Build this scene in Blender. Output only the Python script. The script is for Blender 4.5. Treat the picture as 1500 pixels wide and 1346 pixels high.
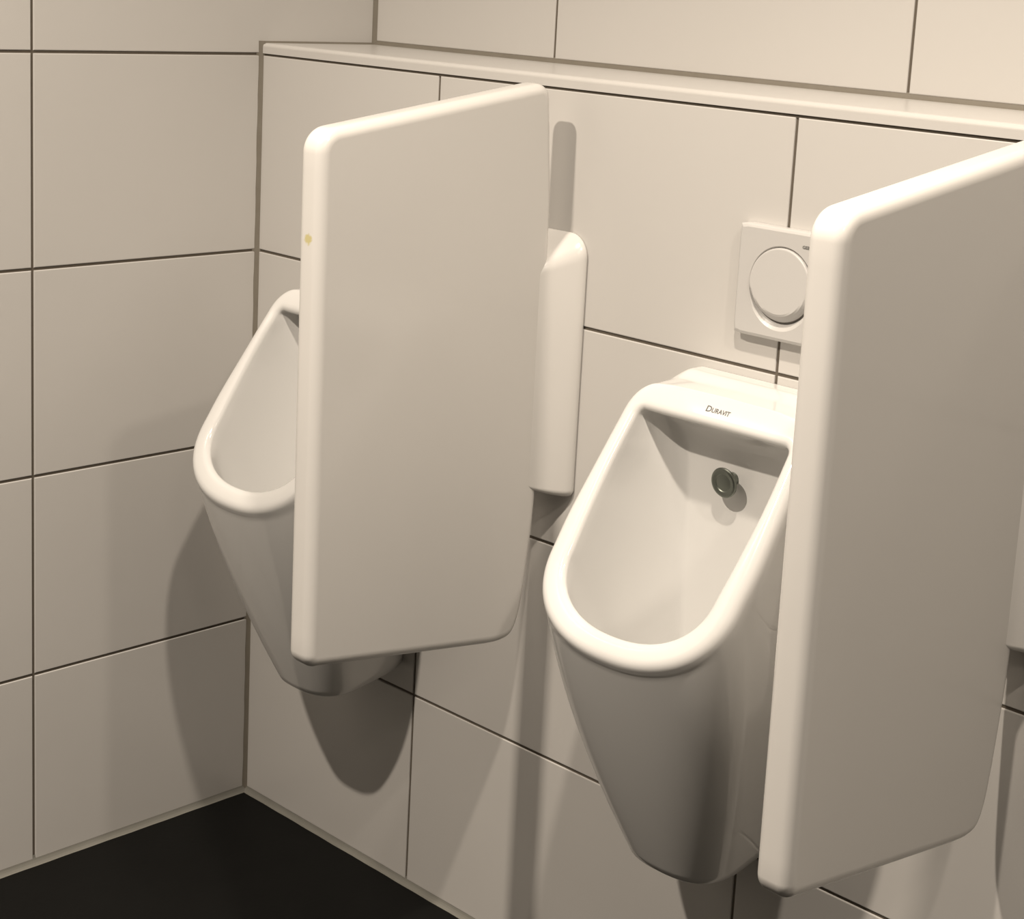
import bpy, bmesh, math
from math import pi, sin, cos, radians
from mathutils import Vector, Matrix
from mathutils.bvhtree import BVHTree

for o in list(bpy.data.objects):
    bpy.data.objects.remove(o)
sc = bpy.context.scene
COL = sc.collection

# ------------------------------------------------------------------ camera
W_, H_ = 1500.0, 1346.0
CX, CY, CZ = 2.1868, -1.6362, 1.3377
YAW, PITCH, ROLL = 0.7583, -0.1969, 0.0563
FPX, PPX, PPY = 2579.7, 808.6, 482.5
fwd = Vector((-sin(YAW) * cos(PITCH), cos(YAW) * cos(PITCH), sin(PITCH)))
rgt = Vector((cos(YAW), sin(YAW), 0.0))
upv = rgt.cross(fwd)
r2 = rgt * cos(ROLL) + upv * sin(ROLL)
u2 = -rgt * sin(ROLL) + upv * cos(ROLL)
cam_data = bpy.data.cameras.new('camera')
cam = bpy.data.objects.new('camera', cam_data)
COL.objects.link(cam)
M = Matrix((r2, u2, -fwd)).transposed().to_4x4()
M.translation = Vector((CX, CY, CZ))
cam.matrix_world = M
cam_data.sensor_fit = 'HORIZONTAL'
cam_data.sensor_width = 36.0
cam_data.lens = FPX / W_ * 36.0
cam_data.shift_x = -(PPX - W_ / 2) / W_
cam_data.shift_y = (PPY - H_ / 2) / W_
cam_data.clip_start = 0.02
sc.camera = cam

# ------------------------------------------------------------------ world, lamps, exposure
sc.view_settings.view_transform = 'Standard'
sc.view_settings.look = 'None'
sc.view_settings.gamma = 1.0
sc.view_settings.use_curve_mapping = False
sc.view_settings.exposure = 0.0
world = bpy.data.worlds.new('world')
sc.world = world
world.use_nodes = True
world.node_tree.nodes['Background'].inputs[0].default_value = (0.02, 0.018, 0.015, 1)
world.node_tree.nodes['Background'].inputs[1].default_value = 0.3

WARM = (1.0, 0.875, 0.735)
CEIL = 2.55
def downlight_or_fill(x, y, power, size=0.07, z=CEIL - 0.03, spread=150):
    ld = bpy.data.lights.new('downlight_or_fill', 'AREA')
    ld.shape = 'DISK'
    ld.size = size
    ld.energy = power
    ld.color = WARM
    ld.spread = radians(spread)
    o = bpy.data.objects.new('downlight_or_fill', ld)
    o.location = (x, y, z)
    COL.objects.link(o)
    return o
downlight_or_fill(0.64, -1.60, 47)
downlight_or_fill(1.42, -0.82, 25)
downlight_or_fill(2.30, -0.80, 13)  # added fill lamp, brightens the right face of the second divider
downlight_or_fill(2.90, -1.60, 8, size=0.3)  # added broad soft fill from the right, no known fixture there

# ------------------------------------------------------------------ materials
def mat(name, col, rough=0.4, metal=0.0, coat=0.0, spec=0.5, bump=None, vary=None, ior=None):
    m = bpy.data.materials.new(name)
    m.use_nodes = True
    nt = m.node_tree
    b = nt.nodes['Principled BSDF']
    b.inputs['Base Color'].default_value = (*col, 1)
    b.inputs['Roughness'].default_value = rough
    b.inputs['Metallic'].default_value = metal
    b.inputs['Coat Weight'].default_value = coat
    b.inputs['Coat Roughness'].default_value = 0.05
    b.inputs['Specular IOR Level'].default_value = spec
    tc = nt.nodes.new('ShaderNodeTexCoord')
    if vary:
        n = nt.nodes.new('ShaderNodeTexNoise')
        n.inputs['Scale'].default_value = vary[0]
        n.inputs['Detail'].default_value = 4
        nt.links.new(tc.outputs['Object'], n.inputs['Vector'])
        mx = nt.nodes.new('ShaderNodeMix')
        mx.data_type = 'RGBA'
        mx.inputs[6].default_value = (*col, 1)
        mx.inputs[7].default_value = (*vary[1], 1)
        nt.links.new(n.outputs['Fac'], mx.inputs[0])
        nt.links.new(mx.outputs[2], b.inputs['Base Color'])
    if bump:
        n = nt.nodes.new('ShaderNodeTexNoise')
        n.inputs['Scale'].default_value = bump[0]
        n.inputs['Detail'].default_value = 2
        nt.links.new(tc.outputs['Object'], n.inputs['Vector'])
        bp = nt.nodes.new('ShaderNodeBump')
        bp.inputs['Strength'].default_value = bump[1]
        bp.inputs['Distance'].default_value = bump[2]
        nt.links.new(n.outputs['Fac'], bp.inputs['Height'])
        nt.links.new(bp.outputs['Normal'], b.inputs['Normal'])
    return m

M_TILE = mat('white_wall_tile', (0.57, 0.555, 0.535), 0.30, spec=0.5, bump=(9.0, 0.25, 0.0015), vary=(3.0, (0.55, 0.535, 0.51)))
M_GROUT = mat('brown_grey_grout', (0.095, 0.078, 0.06), 0.9, vary=(60.0, (0.13, 0.11, 0.085)))
M_SEAL = mat('grey_silicone', (0.17, 0.15, 0.12), 0.6, vary=(35.0, (0.21, 0.19, 0.155)))
M_SEALF = mat('pale_silicone', (0.21, 0.205, 0.18), 0.6, vary=(25.0, (0.17, 0.165, 0.145)))
M_FLOOR = mat('anthracite_floor', (0.0035, 0.0035, 0.0032), 0.6, spec=0.12, vary=(7.0, (0.006, 0.006, 0.0055)), bump=(120.0, 0.15, 0.001))
M_PLASTER = mat('painted_plaster', (0.22, 0.21, 0.19), 0.8)
M_DARK = mat('dark_paint', (0.045, 0.042, 0.038), 0.7)
M_CERAM = mat('glazed_ceramic', (0.70, 0.695, 0.68), 0.10, spec=0.5, coat=0.3)
M_DIV = mat('glazed_ceramic_divider', (0.67, 0.655, 0.63), 0.20, spec=0.5, bump=(14.0, 0.12, 0.001))
M_PLAST = mat('white_plastic', (0.53, 0.52, 0.505), 0.35)
M_PLAST_D = mat('plastic_gap', (0.22, 0.20, 0.18), 0.7)
M_CHROME = mat('dull_chrome', (0.20, 0.215, 0.19), 0.38, metal=1.0)
M_INK = mat('grey_print', (0.10, 0.10, 0.095), 0.5)

# the first divider has a small yellow stain on its front edge
M_DIVS = M_DIV.copy(); M_DIVS.name = 'glazed_ceramic_stained'
nt = M_DIVS.node_tree
b = nt.nodes['Principled BSDF']
geo = nt.nodes.new('ShaderNodeNewGeometry')
vd = nt.nodes.new('ShaderNodeVectorMath'); vd.operation = 'DISTANCE'
vd.inputs[1].default_value = (0.641, -0.411, 1.0355)
nz = nt.nodes.new('ShaderNodeTexNoise'); nz.inputs['Scale'].default_value = 260
ma = nt.nodes.new('ShaderNodeMath'); ma.operation = 'MULTIPLY_ADD'
ma.inputs[1].default_value = 0.006; 
nt.links.new(nz.outputs['Fac'], ma.inputs[0])
nt.links.new(geo.outputs['Position'], vd.inputs[0])
nt.links.new(geo.outputs['Position'], nz.inputs['Vector'])
nt.links.new(vd.outputs['Value'], ma.inputs[2])
mr = nt.nodes.new('ShaderNodeMapRange')
mr.inputs[1].default_value = 0.0075; mr.inputs[2].default_value = 0.0105
mr.inputs[3].default_value = 1.0; mr.inputs[4].default_value = 0.0
nt.links.new(ma.outputs[0], mr.inputs[0])
mx = nt.nodes.new('ShaderNodeMix'); mx.data_type = 'RGBA'
mx.inputs[6].default_value = (0.67, 0.655, 0.63, 1)
mx.inputs[7].default_value = (0.56, 0.50, 0.25, 1)
nt.links.new(mr.outputs[0], mx.inputs[0])
nt.links.new(mx.outputs[2], b.inputs['Base Color'])

# ------------------------------------------------------------------ helpers
def link(name, bm, mats, parent=None, smooth=False, kind=None, loc=None):
    me = bpy.data.meshes.new(name)
    bmesh.ops.recalc_face_normals(bm, faces=bm.faces)
    bm.to_mesh(me); bm.free()
    for m in (mats if isinstance(mats, (list, tuple)) else [mats]):
        me.materials.append(m)
    if smooth:
        for p in me.polygons: p.use_smooth = True
    o = bpy.data.objects.new(name, me)
    COL.objects.link(o)
    if parent: o.parent = parent
    if loc: o.location = loc
    if kind: o['kind'] = kind
    return o

def box(bm, x0, x1, y0, y1, z0, z1, mi=0):
    vs = [bm.verts.new((x, y, z)) for x in (x0, x1) for y in (y0, y1) for z in (z0, z1)]
    idx = [(0, 1, 3, 2), (4, 6, 7, 5), (0, 4, 5, 1), (2, 3, 7, 6), (0, 2, 6, 4), (1, 5, 7, 3)]
    fs = []
    for f in idx:
        fc = bm.faces.new([vs[i] for i in f]); fc.material_index = mi; fs.append(fc)
    return fs

def tile(bm, o, ua, va, n, u0, u1, v0, v1, depth=0.004, bev=0.0012, mi=0):
    """a tile slab: face outline u0..u1 x v0..v1 at the plane, with an eased edge, going back by depth"""
    def P(u, v, d): return tuple(Vector(o) + Vector(ua) * u + Vector(va) * v - Vector(n) * d)
    def ring(i, d): return [bm.verts.new(P(*q, d)) for q in ((u0 + i, v0 + i), (u1 - i, v0 + i), (u1 - i, v1 - i), (u0 + i, v1 - i))]
    rs = [ring(bev, 0.0), ring(bev * .3, bev * .3), ring(0, bev), ring(0, depth)]
    f = bm.faces.new(rs[0]); f.material_index = mi
    for a, c in zip(rs, rs[1:]):
        for k in range(4):
            f = bm.faces.new([a[k], a[(k + 1) % 4], c[(k + 1) % 4], c[k]]); f.material_index = mi

G = 0.0040           # joint width
def cells(lines, lo, hi):
    ls = [l for l in lines if lo < l < hi]
    e = [lo] + ls + [hi]
    out = []
    for i in range(len(e) - 1):
        a = e[i] + (G / 2 if i > 0 else 0); c = e[i + 1] - (G / 2 if i < len(e) - 2 else 0)
        out.append((a, c))
    return out

XR, YB = 4.0, -2.7
D = 0.2220           # ledge depth
ZT = 1.217           # ledge top
GD = 0.0018          # grout recess

# left wall (x = 0 plane)
bm = bmesh.new()
rows = [0.3, 0.6, 0.9, 1.2, 1.5, 1.8, 2.1, 2.4]
ys = [-0.384 - 0.6 * i for i in range(5)]
for (v0, v1) in cells(rows, 0.008, CEIL):
    top = v1 > 1.21
    # in front of the low wall the tiles end at y = -0.004, above the ledge they run on to y = D
    for (u0, u1) in cells(sorted(ys), YB, (D - 0.004) if top else -0.004):
        tile(bm, (0, 0, 0), (0, 1, 0), (0, 0, 1), (1, 0, 0), u0, u1, v0, v1, mi=0)
box(bm, -0.10, -GD, YB, D + 0.1, -0.05, CEIL, 1)
link('wall_left', bm, [M_TILE, M_GROUT], kind='structure')

# low front wall (y = 0 plane, facing -y)
bm = bmesh.new()
xs = [0.4 + 0.6 * i for i in range(7)]
for (v0, v1) in cells([0.3, 0.6, 0.9], 0.008, 1.2 - G / 2):
    for (u0, u1) in cells(xs, 0.0045, XR):
        tile(bm, (0, 0, 0), (1, 0, 0), (0, 0, 1), (0, -1, 0), u0, u1, v0, v1, mi=0)
box(bm, 0.0, XR, GD, D, -0.05, 1.1965, 1)
box(bm, 0.003, XR, 0.0010, 0.02, 1.197, 1.2018, 1)
link('wall_front', bm, [M_TILE, M_GROUT], kind='structure')

# upper wall set back behind the ledge
bm = bmesh.new()
for (v0, v1) in cells([1.5 + .017, 1.8, 2.1, 2.4], ZT + 0.006, CEIL):
    for (u0, u1) in cells(xs, 0.005, XR):
        tile(bm, (0, D, 0), (1, 0, 0), (0, 0, 1), (0, -1, 0), u0, u1, v0, v1, mi=0)
box(bm, -0.10, XR, D + GD, D + 0.1, 1.1, CEIL, 1)
link('wall_back', bm, [M_TILE, M_GROUT], kind='structure')

# ledge tiles on top of the low wall, rounded nose
bm = bmesh.new()
prof = [(D - 0.003, 1.2015), (D - 0.003, ZT)]
R_ = 0.006
for k in range(9):
    a = pi / 2 * k / 8
    prof.append((0.000 + R_ - R_ * sin(a) - 0.0015, ZT - R_ + R_ * cos(a)))
prof += [(-0.0015, 1.2015)]
for (x0, x1) in [(0.005, XR)]:
    a = [bm.verts.new((x0, y, z)) for y, z in prof]
    c = [bm.verts.new((x1, y, z)) for y, z in prof]
    bm.faces.new(a); bm.faces.new(c)
    n = len(prof)
    for k in range(n):
        bm.faces.new([a[k], a[(k + 1) % n], c[(k + 1) % n], c[k]])
link('trim_1', bm, M_TILE, kind='structure')

# silicone seams
def fillet(name, p, q, a, b, m, n=5, bulge=0.3, jitter=0):
    """a concave bead along p->q; a and b are its two legs away from the corner line"""
    bm = bmesh.new()
    p, q, a, b = map(Vector, (p, q, a, b))
    L = (q - p).length
    ns = max(2, int(L / 0.02)) if jitter else 2
    rows_ = []
    for i in range(ns):
        t = i / (ns - 1)
        base = p.lerp(q, t)
        s = 1 + jitter * (sin(i * 1.7) + 0.6 * sin(i * 0.61 + 1)) * 0.5
        r = []
        for k in range(n + 1):
            th = k / n
            pt = a * s * (1 - th) ** 1.6 + b * s * th ** 1.6
            r.append(bm.verts.new(base + pt))
        r.append(bm.verts.new(base - (a + b) * 0.2))
        rows_.append(r)
    for r, s in zip(rows_, rows_[1:]):
        for k in range(len(r)):
            bm.faces.new([r[k], r[(k + 1) % len(r)], s[(k + 1) % len(r)], s[k]])
    bm.faces.new(rows_[0]); bm.faces.new(rows_[-1])
    return link(name, bm, m, kind='structure', smooth=False)
fillet('trim_2', (-.001, 0.001, 0.0), (-.001, 0.001, ZT + .003), (0.0080, 0, 0), (0, -0.0105, 0), M_SEAL, jitter=0.10)
fillet('trim_3', (-.001, D + .001, ZT), (-.001, D + .001, CEIL), (0.0100, 0, 0), (0, -0.010, 0), M_SEAL)
fillet('trim_4', (0, D + .001, ZT - .001), (XR, D + .001, ZT - .001), (0, -0.008, 0), (0, 0, 0.0085), M_SEAL, jitter=0.06)
fillet('trim_5', (-.001, 0, ZT - .001), (-.001, D, ZT - .001), (0.007, 0, 0), (0, 0, 0.0065), M_SEAL)
fillet('baseboard_left', (-.001, YB, 0), (-.001, 0.0, 0), (0.008, 0, 0), (0, 0, 0.014), M_SEALF, jitter=0.08)
fillet('baseboard_front', (0, .001, 0), (XR, .001, 0), (0, -0.008, 0), (0, 0, 0.012), M_SEALF, jitter=0.08)

bm = bmesh.new(); box(bm, -0.1, XR + .1, YB - .1, D, -0.06, 0.0)
link('floor', bm, M_FLOOR, kind='structure')
bm = bmesh.new(); box(bm, -0.1, XR + .1, YB - .1, D + .1, CEIL, CEIL + .1)
link('ceiling', bm, M_PLASTER, kind='structure')
bm = bmesh.new(); box(bm, XR, XR + .1, YB, D + .1, 0, CEIL)
link('wall_right', bm, M_PLASTER, kind='structure')
bm = bmesh.new(); box(bm, -0.1, XR + .1, YB - .1, YB, 0, CEIL)
link('wall_rear', bm, M_DARK, kind='structure')

# ------------------------------------------------------------------ smooth polyline tools
def catmull(P, n, closed=False):
    """resample a 2D control polyline with a Catmull-Rom curve, n points per span"""
    out = []
    m = len(P)
    for i in range(m - 1):
        p0 = P[max(i - 1, 0)]; p1 = P[i]; p2 = P[i + 1]; p3 = P[min(i + 2, m - 1)]
        for k in range(n):
            t = k / n
            out.append(tuple(0.5 * ((2 * p1[d]) + (-p0[d] + p2[d]) * t + (2 * p0[d] - 5 * p1[d] + 4 * p2[d] - p3[d]) * t * t +
                       (-p0[d] + 3 * p1[d] - 3 * p2[d] + p3[d]) * t ** 3) for d in range(len(p1))))
    out.append(tuple(P[-1]))
    return out

def resample(P, n):
    L = [0.0]
    for a, c in zip(P, P[1:]):
        L.append(L[-1] + math.dist(a, c))
    out = []; j = 0
    for k in range(n):
        s = L[-1] * k / (n - 1)
        while j < len(L) - 2 and L[j + 1] < s: j += 1
        t = (s - L[j]) / max(L[j + 1] - L[j], 1e-9)
        out.append(tuple(P[j][d] + (P[j + 1][d] - P[j][d]) * t for d in range(len(P[0]))))
    return out

def corner(p, q, r, rad, n=8):
    """rounded corner q between p and r"""
    p, q, r = Vector(p), Vector(q), Vector(r)
    a = (p - q).normalized(); b = (r - q).normalized()
    ang = a.angle(b)
    d = rad / math.tan(ang / 2)
    s = q + a * d; e = q + b * d
    c = q + (a + b).normalized() * (rad / sin(ang / 2))
    v0 = s - c; v1 = e - c
    th = v0.angle(v1)
    out = []
    for k in range(n + 1):
        t = k / n
        out.append(tuple(c + (v0 * sin((1 - t) * th) + v1 * sin(t * th)) / sin(th)))
    return out

def rounded_poly(pts, rads, n=8):
    out = []
    m = len(pts)
    for i in range(m):
        if rads[i] <= 0: out.append(tuple(pts[i])); continue
        out += corner(pts[i - 1], pts[i], pts[(i + 1) % m], rads[i], n)
    return out

# ------------------------------------------------------------------ ceramic divider
def slab(bm, outline, x0, x1, r, seg=7, place=lambda x, y, z: (x, y, z)):
    """closed outline in (y, z), slab from x0 to x1 with edges rounded by r"""
    m = len(outline)
    nrm = []
    area = sum(outline[i][0] * outline[(i + 1) % m][1] - outline[(i + 1) % m][0] * outline[i][1] for i in range(m))
    sg = 1 if area > 0 else -1
    for i in range(m):
        a = Vector(outline[i - 1]); c = Vector(outline[(i + 1) % m])
        t = (c - a).normalized()
        nrm.append(Vector((-t.y, t.x)) * sg)      # inward
    loops = []
    def loop(x, ins):
        loops.append([bm.verts.new(place(x, outline[i][0] + nrm[i].x * ins, outline[i][1] + nrm[i].y * ins)) for i in range(m)])
    loop(x0, r * 1.08)
    for k in range(seg + 1):
        a = pi / 2 * k / seg
        loop(x0 + r - r * cos(a), r - r * sin(a))
    for k in range(seg + 1):
        a = pi / 2 * (1 - k / seg)
        loop(x1 - r + r * cos(a), r - r * sin(a))
    loop(x1, r * 1.08)
    for a, c in zip(loops, loops[1:]):
        for i in range(m):
            bm.faces.new([a[i], a[(i + 1) % m], c[(i + 1) % m], c[i]])
    cy = sum(p[0] for p in outline) / m; cz = sum(p[1] for p in outline) / m
    for L in (loops[0], loops[-1]):
        prev = L
        x = x0 if L is loops[0] else x1
        base = [(outline[i][0] + nrm[i].x * r * 1.08, outline[i][1] + nrm[i].y * r * 1.08) for i in range(m)]
        for s in (.93, .6, .25):
            cur = [bm.verts.new(place(x, cy + (b_[0] - cy) * s, cz + (b_[1] - cz) * s)) for b_ in base]
            for i in range(m):
                bm.faces.new([prev[i], prev[(i + 1) % m], cur[(i + 1) % m], cur[i]])
            prev = cur
        cv = bm.verts.new(place(x, cy, cz))
        for i in range(m):
            bm.faces.new([prev[i], prev[(i + 1) % m], cv])

def divider_outline():
    # (y, z), clockwise from the lower front corner; y = distance out from the wall (negative)
    back = catmull([(-0.0345, 1.06), (-0.032, 0.90), (-0.031, 0.74), (-0.0335, 0.66), (-0.039, 0.60), (-0.046, 0.545), (-0.0535, 0.510), (-0.066, 0.489), (-0.086, 0.4835), (-0.11, 0.485)], 6)
    pts = []
    pts += corner((-0.11, 0.485), (-0.408, 0.5275), (-0.410, 1.0), 0.018, 8)
    pts += corner((-0.408, 0.7), (-0.410, 1.1575), (-0.06, 1.2095), 0.030, 10)
    pts += corner((-0.41, 1.1575), (-0.047, 1.2112), (-0.036, 1.06), 0.020, 8)
    pts += back
    out = []
    for i, p in enumerate(pts):
        q = pts[(i + 1) % len(pts)]
        if math.dist(p, q) < 1e-5: continue
        k = max(1, int(math.dist(p, q) / .02))
        for j in range(k):
            out.append((p[0] + (q[0] - p[0]) * j / k, p[1] + (q[1] - p[1]) * j / k))
    return out

def make_divider(xc, stained):
    root = bpy.data.objects.new('urinal_divider', None)
    root.location = (xc, 0, 0.485)
    COL.objects.link(root)
    bm = bmesh.new()
    slab(bm, divider_outline(), -0.020, 0.020, 0.0125, 8, place=lambda x, y, z: (x, y, z - 0.485))
    link('panel', bm, M_DIVS if stained else M_DIV, root, smooth=True)
    # mounting foot against the wall
    bm = bmesh.new()
    secs = [(-0.0008, 0.0532, 0.6745, 1.0200, 0.030), (-0.004, 0.0538, 0.6738, 1.0200, 0.030), (-0.008, 0.0528, 0.6742, 1.0175, 0.030), (-0.014, 0.0488, 0.675, 1.0125, 0.028), (-0.024, 0.0400, 0.677, 1.0035, 0.024),
            (-0.034, 0.0310, 0.680, 0.995, 0.020), (-0.040, 0.0258, 0.682, 0.989, 0.016), (-0.046, 0.0218, 0.684, 0.984, 0.013), (-0.052, 0.0200, 0.687, 0.978, 0.011), (-0.062, 0.0150, 0.695, 0.965, 0.008)]
    loops = []
    for (y, hw, zb, zt, r) in secs:
        pl = rounded_poly([(-hw, zb), (hw, zb), (hw, zt), (-hw, zt)], [min(r, hw * .6) * .35, min(r, hw * .6) * .35, min(r, hw * .9), min(r, hw * .9)], 8)
        loops.append([bm.verts.new((x, y, z - 0.485)) for x, z in pl])
    m = len(loops[0])
    for a, c in zip(loops, loops[1:]):
        for i in range(m):
            bm.faces.new([a[i], a[(i + 1) % m], c[(i + 1) % m], c[i]])
    bm.faces.new(loops[0]); bm.faces.new(loops[-1])
    link('mounting_foot', bm, M_DIV, root, smooth=True)
    return root

d1 = make_divider(0.640, True)
d1['label'] = 'white ceramic divider with a small yellow stain on its front edge, between both urinals'
d1['category'] = 'divider'
d1['group'] = 'ceramic dividers on the tiled wall'
d2 = make_divider(1.335, False)
d2['label'] = 'white ceramic divider beside the flush plate, cut off by the photo\'s right edge'
d2['category'] = 'divider'
d2['group'] = 'ceramic dividers on the tiled wall'

# ------------------------------------------------------------------ urinal
KS, Y0, Z0 = 0.70, -0.093, 0.870
NRM = Vector((0, -1, KS)).normalized()
def yp(z): return Y0 + KS * (z - Z0)
n1, n2, n3, n4 = 18, 12, 34, 34
def half_contour(top, side, arc):
    a = resample(top, n1 + 1)[:-1]
    # top includes the straight edge; the corner is the first part of side
    c = resample(side[0], n2 + 1)[:-1]
    s = resample(side[1], n3 + 1)[:-1]
    e = resample(arc, n4 + 1)
    return a + c + s + e
def sup(a, b, zc, ex, n=40):
    out = []
    for k in range(n + 1):
        t = pi / 2 * k / n
        out.append((a * cos(t) ** (2 / ex), zc - b * sin(t) ** (2 / ex)))
    return out
def on_plane(H): return [Vector((u, yp(z), z)) for u, z in H]

O_c = corner((0, .8820), (.1315, .8800), (.137, .79), .036, 12)
Oc = on_plane(half_contour([(0, .8820), O_c[0]], (O_c, catmull([O_c[-1], (.1365, .79), (.139, .735), (.1375, .700)], 10)), sup(.1375, .0885, .700, 2.3)))
I_c = corner((0, .851), (.1085, .851), (.109, .79), .0075, 12)
Ic = on_plane(half_contour([(0, .851), I_c[0]], (I_c, catmull([I_c[-1], (.110, .79), (.107, .735), (.1035, .700)], 10)), sup(.1035, .061, .700, 2.25)))
# terminal contour: top edge and sides on the wall, then the foot of the bowl
T_c = [(p[0], 0.0, p[1]) for p in corner((0, .8885), (.114, .8885), (.116, .80), .016, 12)]
wall_side = catmull([T_c[-1], (.116, 0, .78), (.114, 0, .66), (.096, 0, .52), (.077, 0, .41), (.073, 0, .355), (.073, -.010, .339), (.073, -.045, .331), (.073, -.090, .324)], 10)
foot = []
for k in range(41):
    t = pi / 2 * k / 40
    foot.append((.073 * cos(t) ** (2 / 2.5), -.090 - .052 * sin(t) ** (2 / 2.5), .324 - .007 * sin(t)))
Tc = [Vector(p) for p in half_contour([(0, 0, .8885), T_c[0]], (T_c, wall_side), foot)]
# back wall of the bowl
B_c = corner((0, .815), (.070, .815), (.068, .70), .028, 12)
Bc = [Vector((u, -.0545, z)) for u, z in half_contour([(0, .815), B_c[0]], (B_c, catmull([B_c[-1], (.067, .74), (.062, .60), (.056, .520)], 10)), sup(.056, .100, .520, 2.1))]
NH = len(Oc)
def full(Hc):
    """half contour (index 0 = top centre .. NH-1 = bottom centre) to a closed loop"""
    return [Vector(p) for p in Hc] + [Vector((-p.x, p.y, p.z)) for p in reversed(Hc[1:-1])]
OF, IF_, TF, BF = full(Oc), full(Ic), full(Tc), full(Bc)
NF = len(OF)
def zone(j):
    h = j if j < NH else NF - j
    return h
def sst(a, b, x):
    t = min(1, max(0, (x - a) / (b - a)))
    return t * t * (3 - 2 * t)

def build_urinal_body():
    bm = bmesh.new()
    loops = []
    def add(L): loops.append([bm.verts.new(p) for p in L])
    dirs = [(OF[j] - IF_[j]).normalized() for j in range(NF)]
    wid = [(OF[j] - IF_[j]).length for j in range(NF)]
    # cavity, from the back wall out to the rim
    E = [IF_[j] + dirs[j] * 0.001 - NRM * .0075 for j in range(NF)]
    C1 = []
    for j in range(NF):
        h = zone(j); p = IF_[j]
        if h <= n1 + n2 // 2:                       # under the top edge
            c = Vector((p.x * .97, -.060, p.z + .002))
        else:
            w = sst(n1 + n2 / 2, n1 + n2 + 6, h)
            w2 = sst(n1 + n2 + n3 * .6, n1 + n2 + n3 + n4 * .5, h)
            side = Vector((p.x * .93, -.068, p.z - .035))
            low = Vector((p.x * .86, -.185, .400))
            top = Vector((p.x * .97, -.060, p.z + .002))
            c = top.lerp(side, w).lerp(low, w2)
        C1.append(c)
    NC = 22
    cav = []
    for k in range(NC + 1):
        t = k / NC
        L = []
        for j in range(NF):
            b = BF[j]; c = C1[j]; e = E[j]
            c1 = b.lerp(c, .58); c2 = e.lerp(c, .70)
            L.append(b * (1 - t) ** 3 + c1 * 3 * t * (1 - t) ** 2 + c2 * 3 * t * t * (1 - t) + e * t ** 3)
        cav.append(L)
    # inset loops on the back wall
    ctr = lambda p, s: Vector((p.x * s, p.y + (1 - s) * .002, .64 + (p.z - .64) * (1 - (1 - s) * .25)))
    add([ctr(p, .80) for p in BF]); add([ctr(p, .92) for p in BF])
    for L in cav: add(L)
    # rim
    add([IF_[j] + dirs[j] * .0015 - NRM * .0055 for j in range(NF)])
    add([IF_[j] + dirs[j] * .0035 - NRM * .0022 for j in range(NF)])
    add([IF_[j] + dirs[j] * .0070 - NRM * .0006 for j in range(NF)])
    add([IF_[j] + dirs[j] * .0115 for j in range(NF)])
    def outer(ins, dep):
        L = []
        for j in range(NF):
            h = zone(j)
            w = 1 - sst(n1 - 6, n1 + n2, h)            # 1 along the top edge, where the rim runs on into the deck
            i_ = ins * (1 - w) + ins * .35 * w
            i_ = min(i_, wid[j] - .0125)
            L.append(OF[j] - dirs[j] * i_ - NRM * dep * (1 - w) - NRM * .001 * w)
        return L
    add(outer(.0135, .0000)); add(outer(.0085, .0010)); add(outer(.0045, .0035)); add(outer(.0018, .0072))
    # outside: from the rim edge down to the foot and back to the wall
    S = outer(0.0, .0130)
    NO = 34
    for k in range(NO + 1):
        t = k / NO
        L = []
        for j in range(NF):
            h = zone(j); o, T = S[j], TF[j]
            wt = 1 - sst(n1 + 2, n1 + n2 + 3, h)          # deck weight
            p = o.lerp(T, t)
            # body
            lowness = sst(n1 + n2 + n3 * .35, n1 + n2 + n3 * .9, h)
            front = sst(n1 + n2 + n3, NH - 1, h)
            b4 = 4 * t * (1 - t)
            sx = 1 if p.x > 0 else -1
            body = Vector((p.x + sx * b4 * .0165 * lowness * (1 - front ** 2), p.y - b4 * .004 * lowness, p.z))
            if wt > 0:
                s = sst(.36, .78, t)
                dz = o.z + .0025 * min(1, t / .6)
                deck = Vector((o.x + (T.x - o.x) * s, o.y + (T.y - o.y) * t, dz + (T.z - dz) * s))
                body = body.lerp(deck, wt)
            L.append(body)
        add(L)
    # underside and back
    add([Vector((p.x * .955, p.y * .975 + (0.0 if p.y < -.001 else 0), p.z - (.0025 if p.y < -.001 else 0) + (-.0035 if p.z > .85 else 0))) for p in TF])
    add([Vector((p.x * .88, p.y * .95, p.z - (.003 if p.y < -.001 else 0) + (-.009 if p.z > .85 else 0))) for p in TF])
    for a, c in zip(loops, loops[1:]):
        for i in range(NF):
            bm.faces.new([a[i], a[(i + 1) % NF], c[(i + 1) % NF], c[i]])
    # caps: straight strips from the left to the right half
    for L in (loops[0], loops[-1]):
        # the straight top row is one polygon with the next pair below it
        bm.faces.new([L[h] for h in range(n1 + 1, -1, -1)] + [L[NF - h] for h in range(1, n1 + 2)])
        for j in range(n1 + 1, NH - 1):
            a, b_ = L[j], L[j + 1]
            c, d = L[(NF - j - 1) % NF], L[(NF - j) % NF]
            vs = []
            for v in (a, b_, c, d):
                if v not in vs: vs.append(v)
            if len(vs) >= 3: bm.faces.new(vs)
    return bm

body_bm = build_urinal_body()
bvh = BVHTree.FromBMesh(body_bm)

def text_mesh(body, size, name, bold=0.0):
    cu = bpy.data.curves.new(name, 'FONT')
    cu.body = body; cu.size = size; cu.align_x = 'CENTER'; cu.align_y = 'CENTER'
    cu.resolution_u = 3
    cu.offset = bold
    to = bpy.data.objects.new(name, cu)
    COL.objects.link(to)
    bpy.context.view_layer.update()
    me = bpy.data.meshes.new_from_object(to)
    bpy.data.objects.remove(to)
    return me

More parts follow.
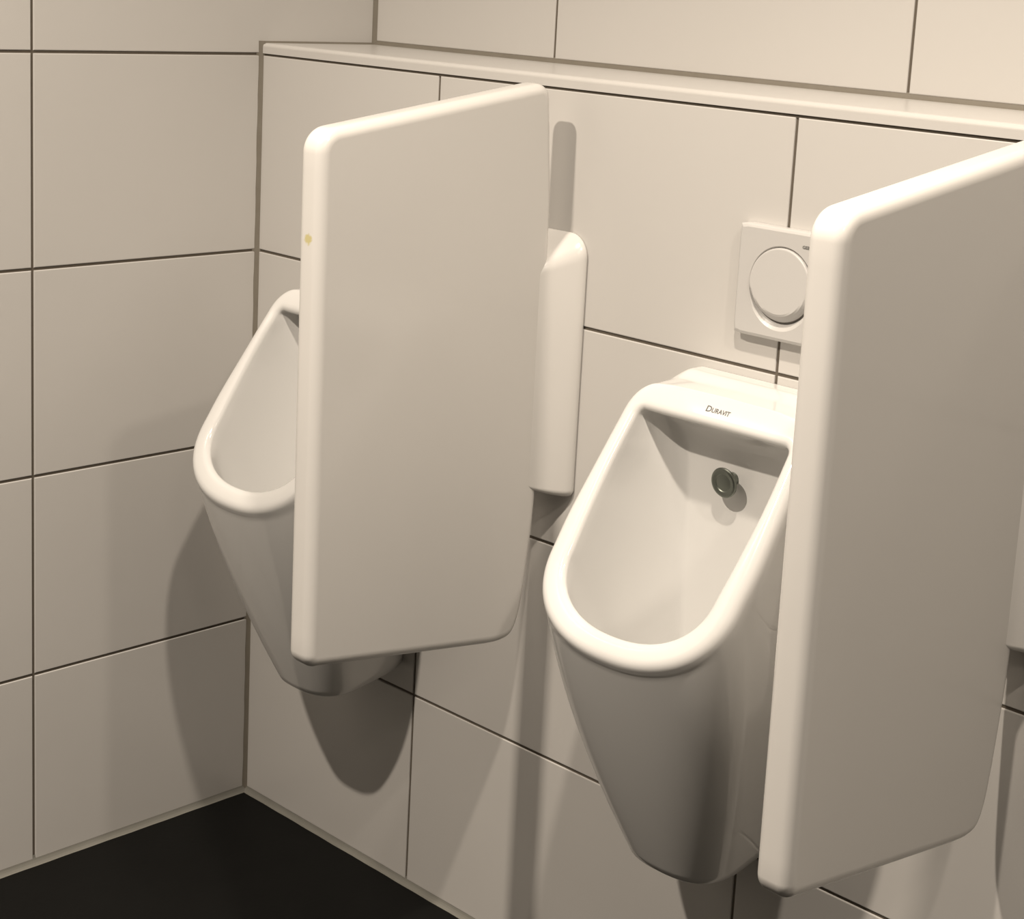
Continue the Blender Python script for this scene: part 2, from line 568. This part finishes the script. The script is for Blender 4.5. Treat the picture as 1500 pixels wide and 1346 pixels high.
def make_logo():
    """small printed maker's word, laid on the glaze"""
    bm = bmesh.new()
    # letters: a larger leading D, the rest smaller
    def addt(s, size, xo, yo, sx=1.0):
        me = text_mesh(s, size, 'lettering', .00016)
        t = bmesh.new(); t.from_mesh(me)
        xs_ = [v.co.x for v in t.verts]; x0 = min(xs_)
        mp = {}
        for v in t.verts: mp[v] = bm.verts.new(((v.co.x - x0) * sx + xo, v.co.y + yo, 0))
        for f in t.faces: bm.faces.new([mp[v] for v in f.verts])
        w = (max(xs_) - x0) * sx
        t.free(); bpy.data.meshes.remove(me)
        return w
    w = addt('D', .0105, 0, .0006, 1.15)
    w2 = addt('URAVIT', .0082, w + .0008, 0, 1.0)
    tot = w + .0008 + w2
    bmesh.ops.triangulate(bm, faces=bm.faces)
    for _ in range(2):
        lng = [e for e in bm.edges if e.calc_length() > .0008]
        bmesh.ops.subdivide_edges(bm, edges=lng, cuts=2)
        bmesh.ops.triangulate(bm, faces=bm.faces)
    for v in bm.verts:
        x = (v.co.x - tot / 2) * (.034 / tot) + .001
        d = Vector((0, -.42, .90)).normalized()      # towards the deck fold
        upd = Vector((0, .90, .42)).normalized()
        p = Vector((x, -.0960, .868)) + upd * v.co.y * .9
        hit = bvh.ray_cast(p + d * .03, -d)
        q = hit[0] + d * .0003 if hit[0] else p
        v.co = q
    return bm

def lathe(bm, prof, n=40, place=lambda r, a, h: (r * cos(a), r * sin(a), h)):
    rings = [[bm.verts.new(place(max(r, 1e-5), 2 * pi * k / n, h)) for k in range(n)] for r, h in prof]
    for a, c in zip(rings, rings[1:]):
        for k in range(n):
            bm.faces.new([a[k], a[(k + 1) % n], c[(k + 1) % n], c[k]])
    bm.faces.new(rings[0]); bm.faces.new(rings[-1])

def make_urinal(x0):
    root = bpy.data.objects.new('urinal', None)
    root.location = (x0, 0, 0.306)
    COL.objects.link(root)
    off = (0, 0, -0.306)
    b = link('bowl', body_bm.copy(), M_CERAM, root, smooth=True, loc=off)
    link('lettering', make_logo(), M_INK, root, loc=off)
    bm = bmesh.new()
    tilt = radians(6)
    def pl(r, a, h):
        v = Vector((r * cos(a), 0, r * sin(a)))
        v.y = -h
        v = Matrix.Rotation(tilt, 3, 'X') @ v
        return (v.x - .0015, v.y - .0545, v.z + .7800)
    lathe(bm, [(.008, -.001), (.008, .012), (.0165, .0137), (.0178, .0153), (.0182, .0170), (.0172, .0183), (.0150, .0188), (.0110, .0185), (.0100, .0177), (.005, .0180), (.0, .0181)], 48, pl)
    link('water_inlet', bm, M_CHROME, root, smooth=False, loc=off)
    return root

u1 = make_urinal(0.3025)
u1['label'] = 'white ceramic wall urinal in the corner beside the left wall, half hidden by a divider'
u1['category'] = 'urinal'
u1['group'] = 'wall urinals'
u2 = make_urinal(0.992)
u2['label'] = 'white ceramic wall urinal below the flush plate, bowl open to view with metal inlet'
u2['category'] = 'urinal'
u2['group'] = 'wall urinals'
body_bm.free()

# ------------------------------------------------------------------ flush plate
def make_flush():
    xc, zc, hs = 1.0065, 1.0070, 0.0655
    root = bpy.data.objects.new('flush_plate', None)
    root.location = (xc, 0, zc - hs)
    COL.objects.link(root)
    TH = 0.0145
    R = 0.0430
    def P(x, y, z): return (x, y, z + hs)
    # cover: square with eased edges, and a dished recess round the button, deeper and wider at the lower side
    bm = bmesh.new()
    n = 72
    def sq(h, y, r):
        pts = []
        for k in range(n):
            a = 2 * pi * k / n
            ex = 30 if r < .004 else 16
            c, s = cos(a), sin(a)
            rr = h / (abs(c) ** ex + abs(s) ** ex) ** (1 / ex)
            pts.append(bm.verts.new(P(rr * c, y, rr * s)))
        return pts
    loops = [sq(hs, -0.0005, .003), sq(hs, -0.0025, .003), sq(hs, -TH + .0035, .003), sq(hs - .0018, -TH + .0012, .003), sq(hs - .0042, -TH, .003), sq(hs - .0065, -TH, .003)]
    def ring(rad, dzf, y):
        pts = []
        for k in range(n):
            a = 2 * pi * k / n
            low = max(0, -sin(a))
            rr = rad + dzf * low ** 1.5
            pts.append(bm.verts.new(P(rr * cos(a), y(low), rr * sin(a))))
        return pts
    loops.append(ring(R + .0040, .0065, lambda l: -TH))
    loops.append(ring(R + .0022, .0082, lambda l: -TH))
    loops.append(ring(R + .0016, .0070, lambda l: -TH + .0006 + .0006 * l))
    loops.append(ring(R + .0012, .0030, lambda l: -TH + .0012 + .0030 * l))
    loops.append(ring(R + .0010, .0003, lambda l: -TH + .0026 + .0040 * l))
    loops.append(ring(R - .0040, .0, lambda l: -TH + .0036 + .0044 * l))
    for a, c in zip(loops, loops[1:]):
        for k in range(n):
            bm.faces.new([a[k], a[(k + 1) % n], c[(k + 1) % n], c[k]])
    bm.faces.new(loops[0]); bm.faces.new(loops[-1])
    link('cover', bm, M_PLAST, root, smooth=False)
    # button: round, leaning out at the bottom with a slanting lower lip
    bm = bmesh.new()
    rings = []
    prof = [(1.0, .006), (1.0, -.0005), (.992, -.0014), (.975, -.0020), (.95, -.0022), (.6, -.0022), (.2, -.0022)]
    for fr, y in prof:
        pts = []
        for k in range(n):
            a = 2 * pi * k / n
            x, z = R * fr * cos(a), R * fr * sin(a)
            pts.append([x, y, z])
        rings.append(pts)
    verts = []
    for pts in rings:
        vs = []
        for (x, y, z) in pts:
            yy = -TH + y
            # lean
            if y < 0.001: yy -= .0035 * (0.5 - z / (2 * R)) 
            # lower crescent slopes back
            rr = math.hypot(x, z + .006)
            cut = math.hypot(x, z - .0085) - R * 1.0
            if y < 0.001 and cut > 0: yy += cut * .95
            vs.append(bm.verts.new(P(x, yy, z)))
        verts.append(vs)
    # replace big flat part by a grid-like fan with more rings
    for a, c in zip(verts[:5], verts[1:5]):
        for k in range(n):
            bm.faces.new([a[k], a[(k + 1) % n], c[(k + 1) % n], c[k]])
    last = verts[4]
    for v in verts[5] + verts[6]: bm.verts.remove(v)
    steps = 16
    prev = last
    for i in range(1, steps):
        fr = .95 * (1 - i / steps)
        cur = []
        for k in range(n):
            a = 2 * pi * k / n
            x, z = R * fr * cos(a), R * fr * sin(a)
            yy = -TH - .0022 - .0035 * (0.5 - z / (2 * R))
            cut = math.hypot(x, z - .0085) - R
            if cut > 0: yy += cut * .95
            cur.append(bm.verts.new(P(x, yy, z)))
        for k in range(n):
            bm.faces.new([prev[k], prev[(k + 1) % n], cur[(k + 1) % n], cur[k]])
        prev = cur
    bm.faces.new(prev); bm.faces.new(verts[0])
    link('button', bm, M_PLAST, root, smooth=False)
    # dark gap ring behind the button edge
    bm = bmesh.new()
    for rr0, rr1, y in [(R - .002, R + .0009, -TH + .0036)]:
        a = [bm.verts.new(P(rr0 * cos(2 * pi * k / n), y, rr0 * sin(2 * pi * k / n))) for k in range(n)]
        c = [bm.verts.new(P(rr1 * cos(2 * pi * k / n), y + .0075 * max(0, -sin(2 * pi * k / n)) * 0, rr1 * sin(2 * pi * k / n))) for k in range(n)]
        d = [bm.verts.new(P(rr1 * cos(2 * pi * k / n), y + .004, rr1 * sin(2 * pi * k / n))) for k in range(n)]
        for k in range(n):
            bm.faces.new([a[k], a[(k + 1) % n], c[(k + 1) % n], c[k]])
            bm.faces.new([c[k], c[(k + 1) % n], d[(k + 1) % n], d[k]])
    o = link('gap_ring', bm, M_PLAST_D, root)
    # printed word top right
    me = text_mesh('GEBERIT', .0050, 'printed_word', .00016)
    me.name = 'printed_word'
    me.materials.append(M_INK)
    xs_ = [v.co.x for v in me.vertices]
    x0 = min(xs_)
    for v in me.vertices:
        x, y = v.co.x - x0, v.co.y
        v.co = P(.0262 + x * 1.15, -TH - .0002, .048 + y)
    o = bpy.data.objects.new('lettering', me); COL.objects.link(o); o.parent = root
    return root
fp = make_flush()
fp['label'] = 'square white flush plate with a round push button on the wall tiles above the urinal'
fp['category'] = 'flush plate'
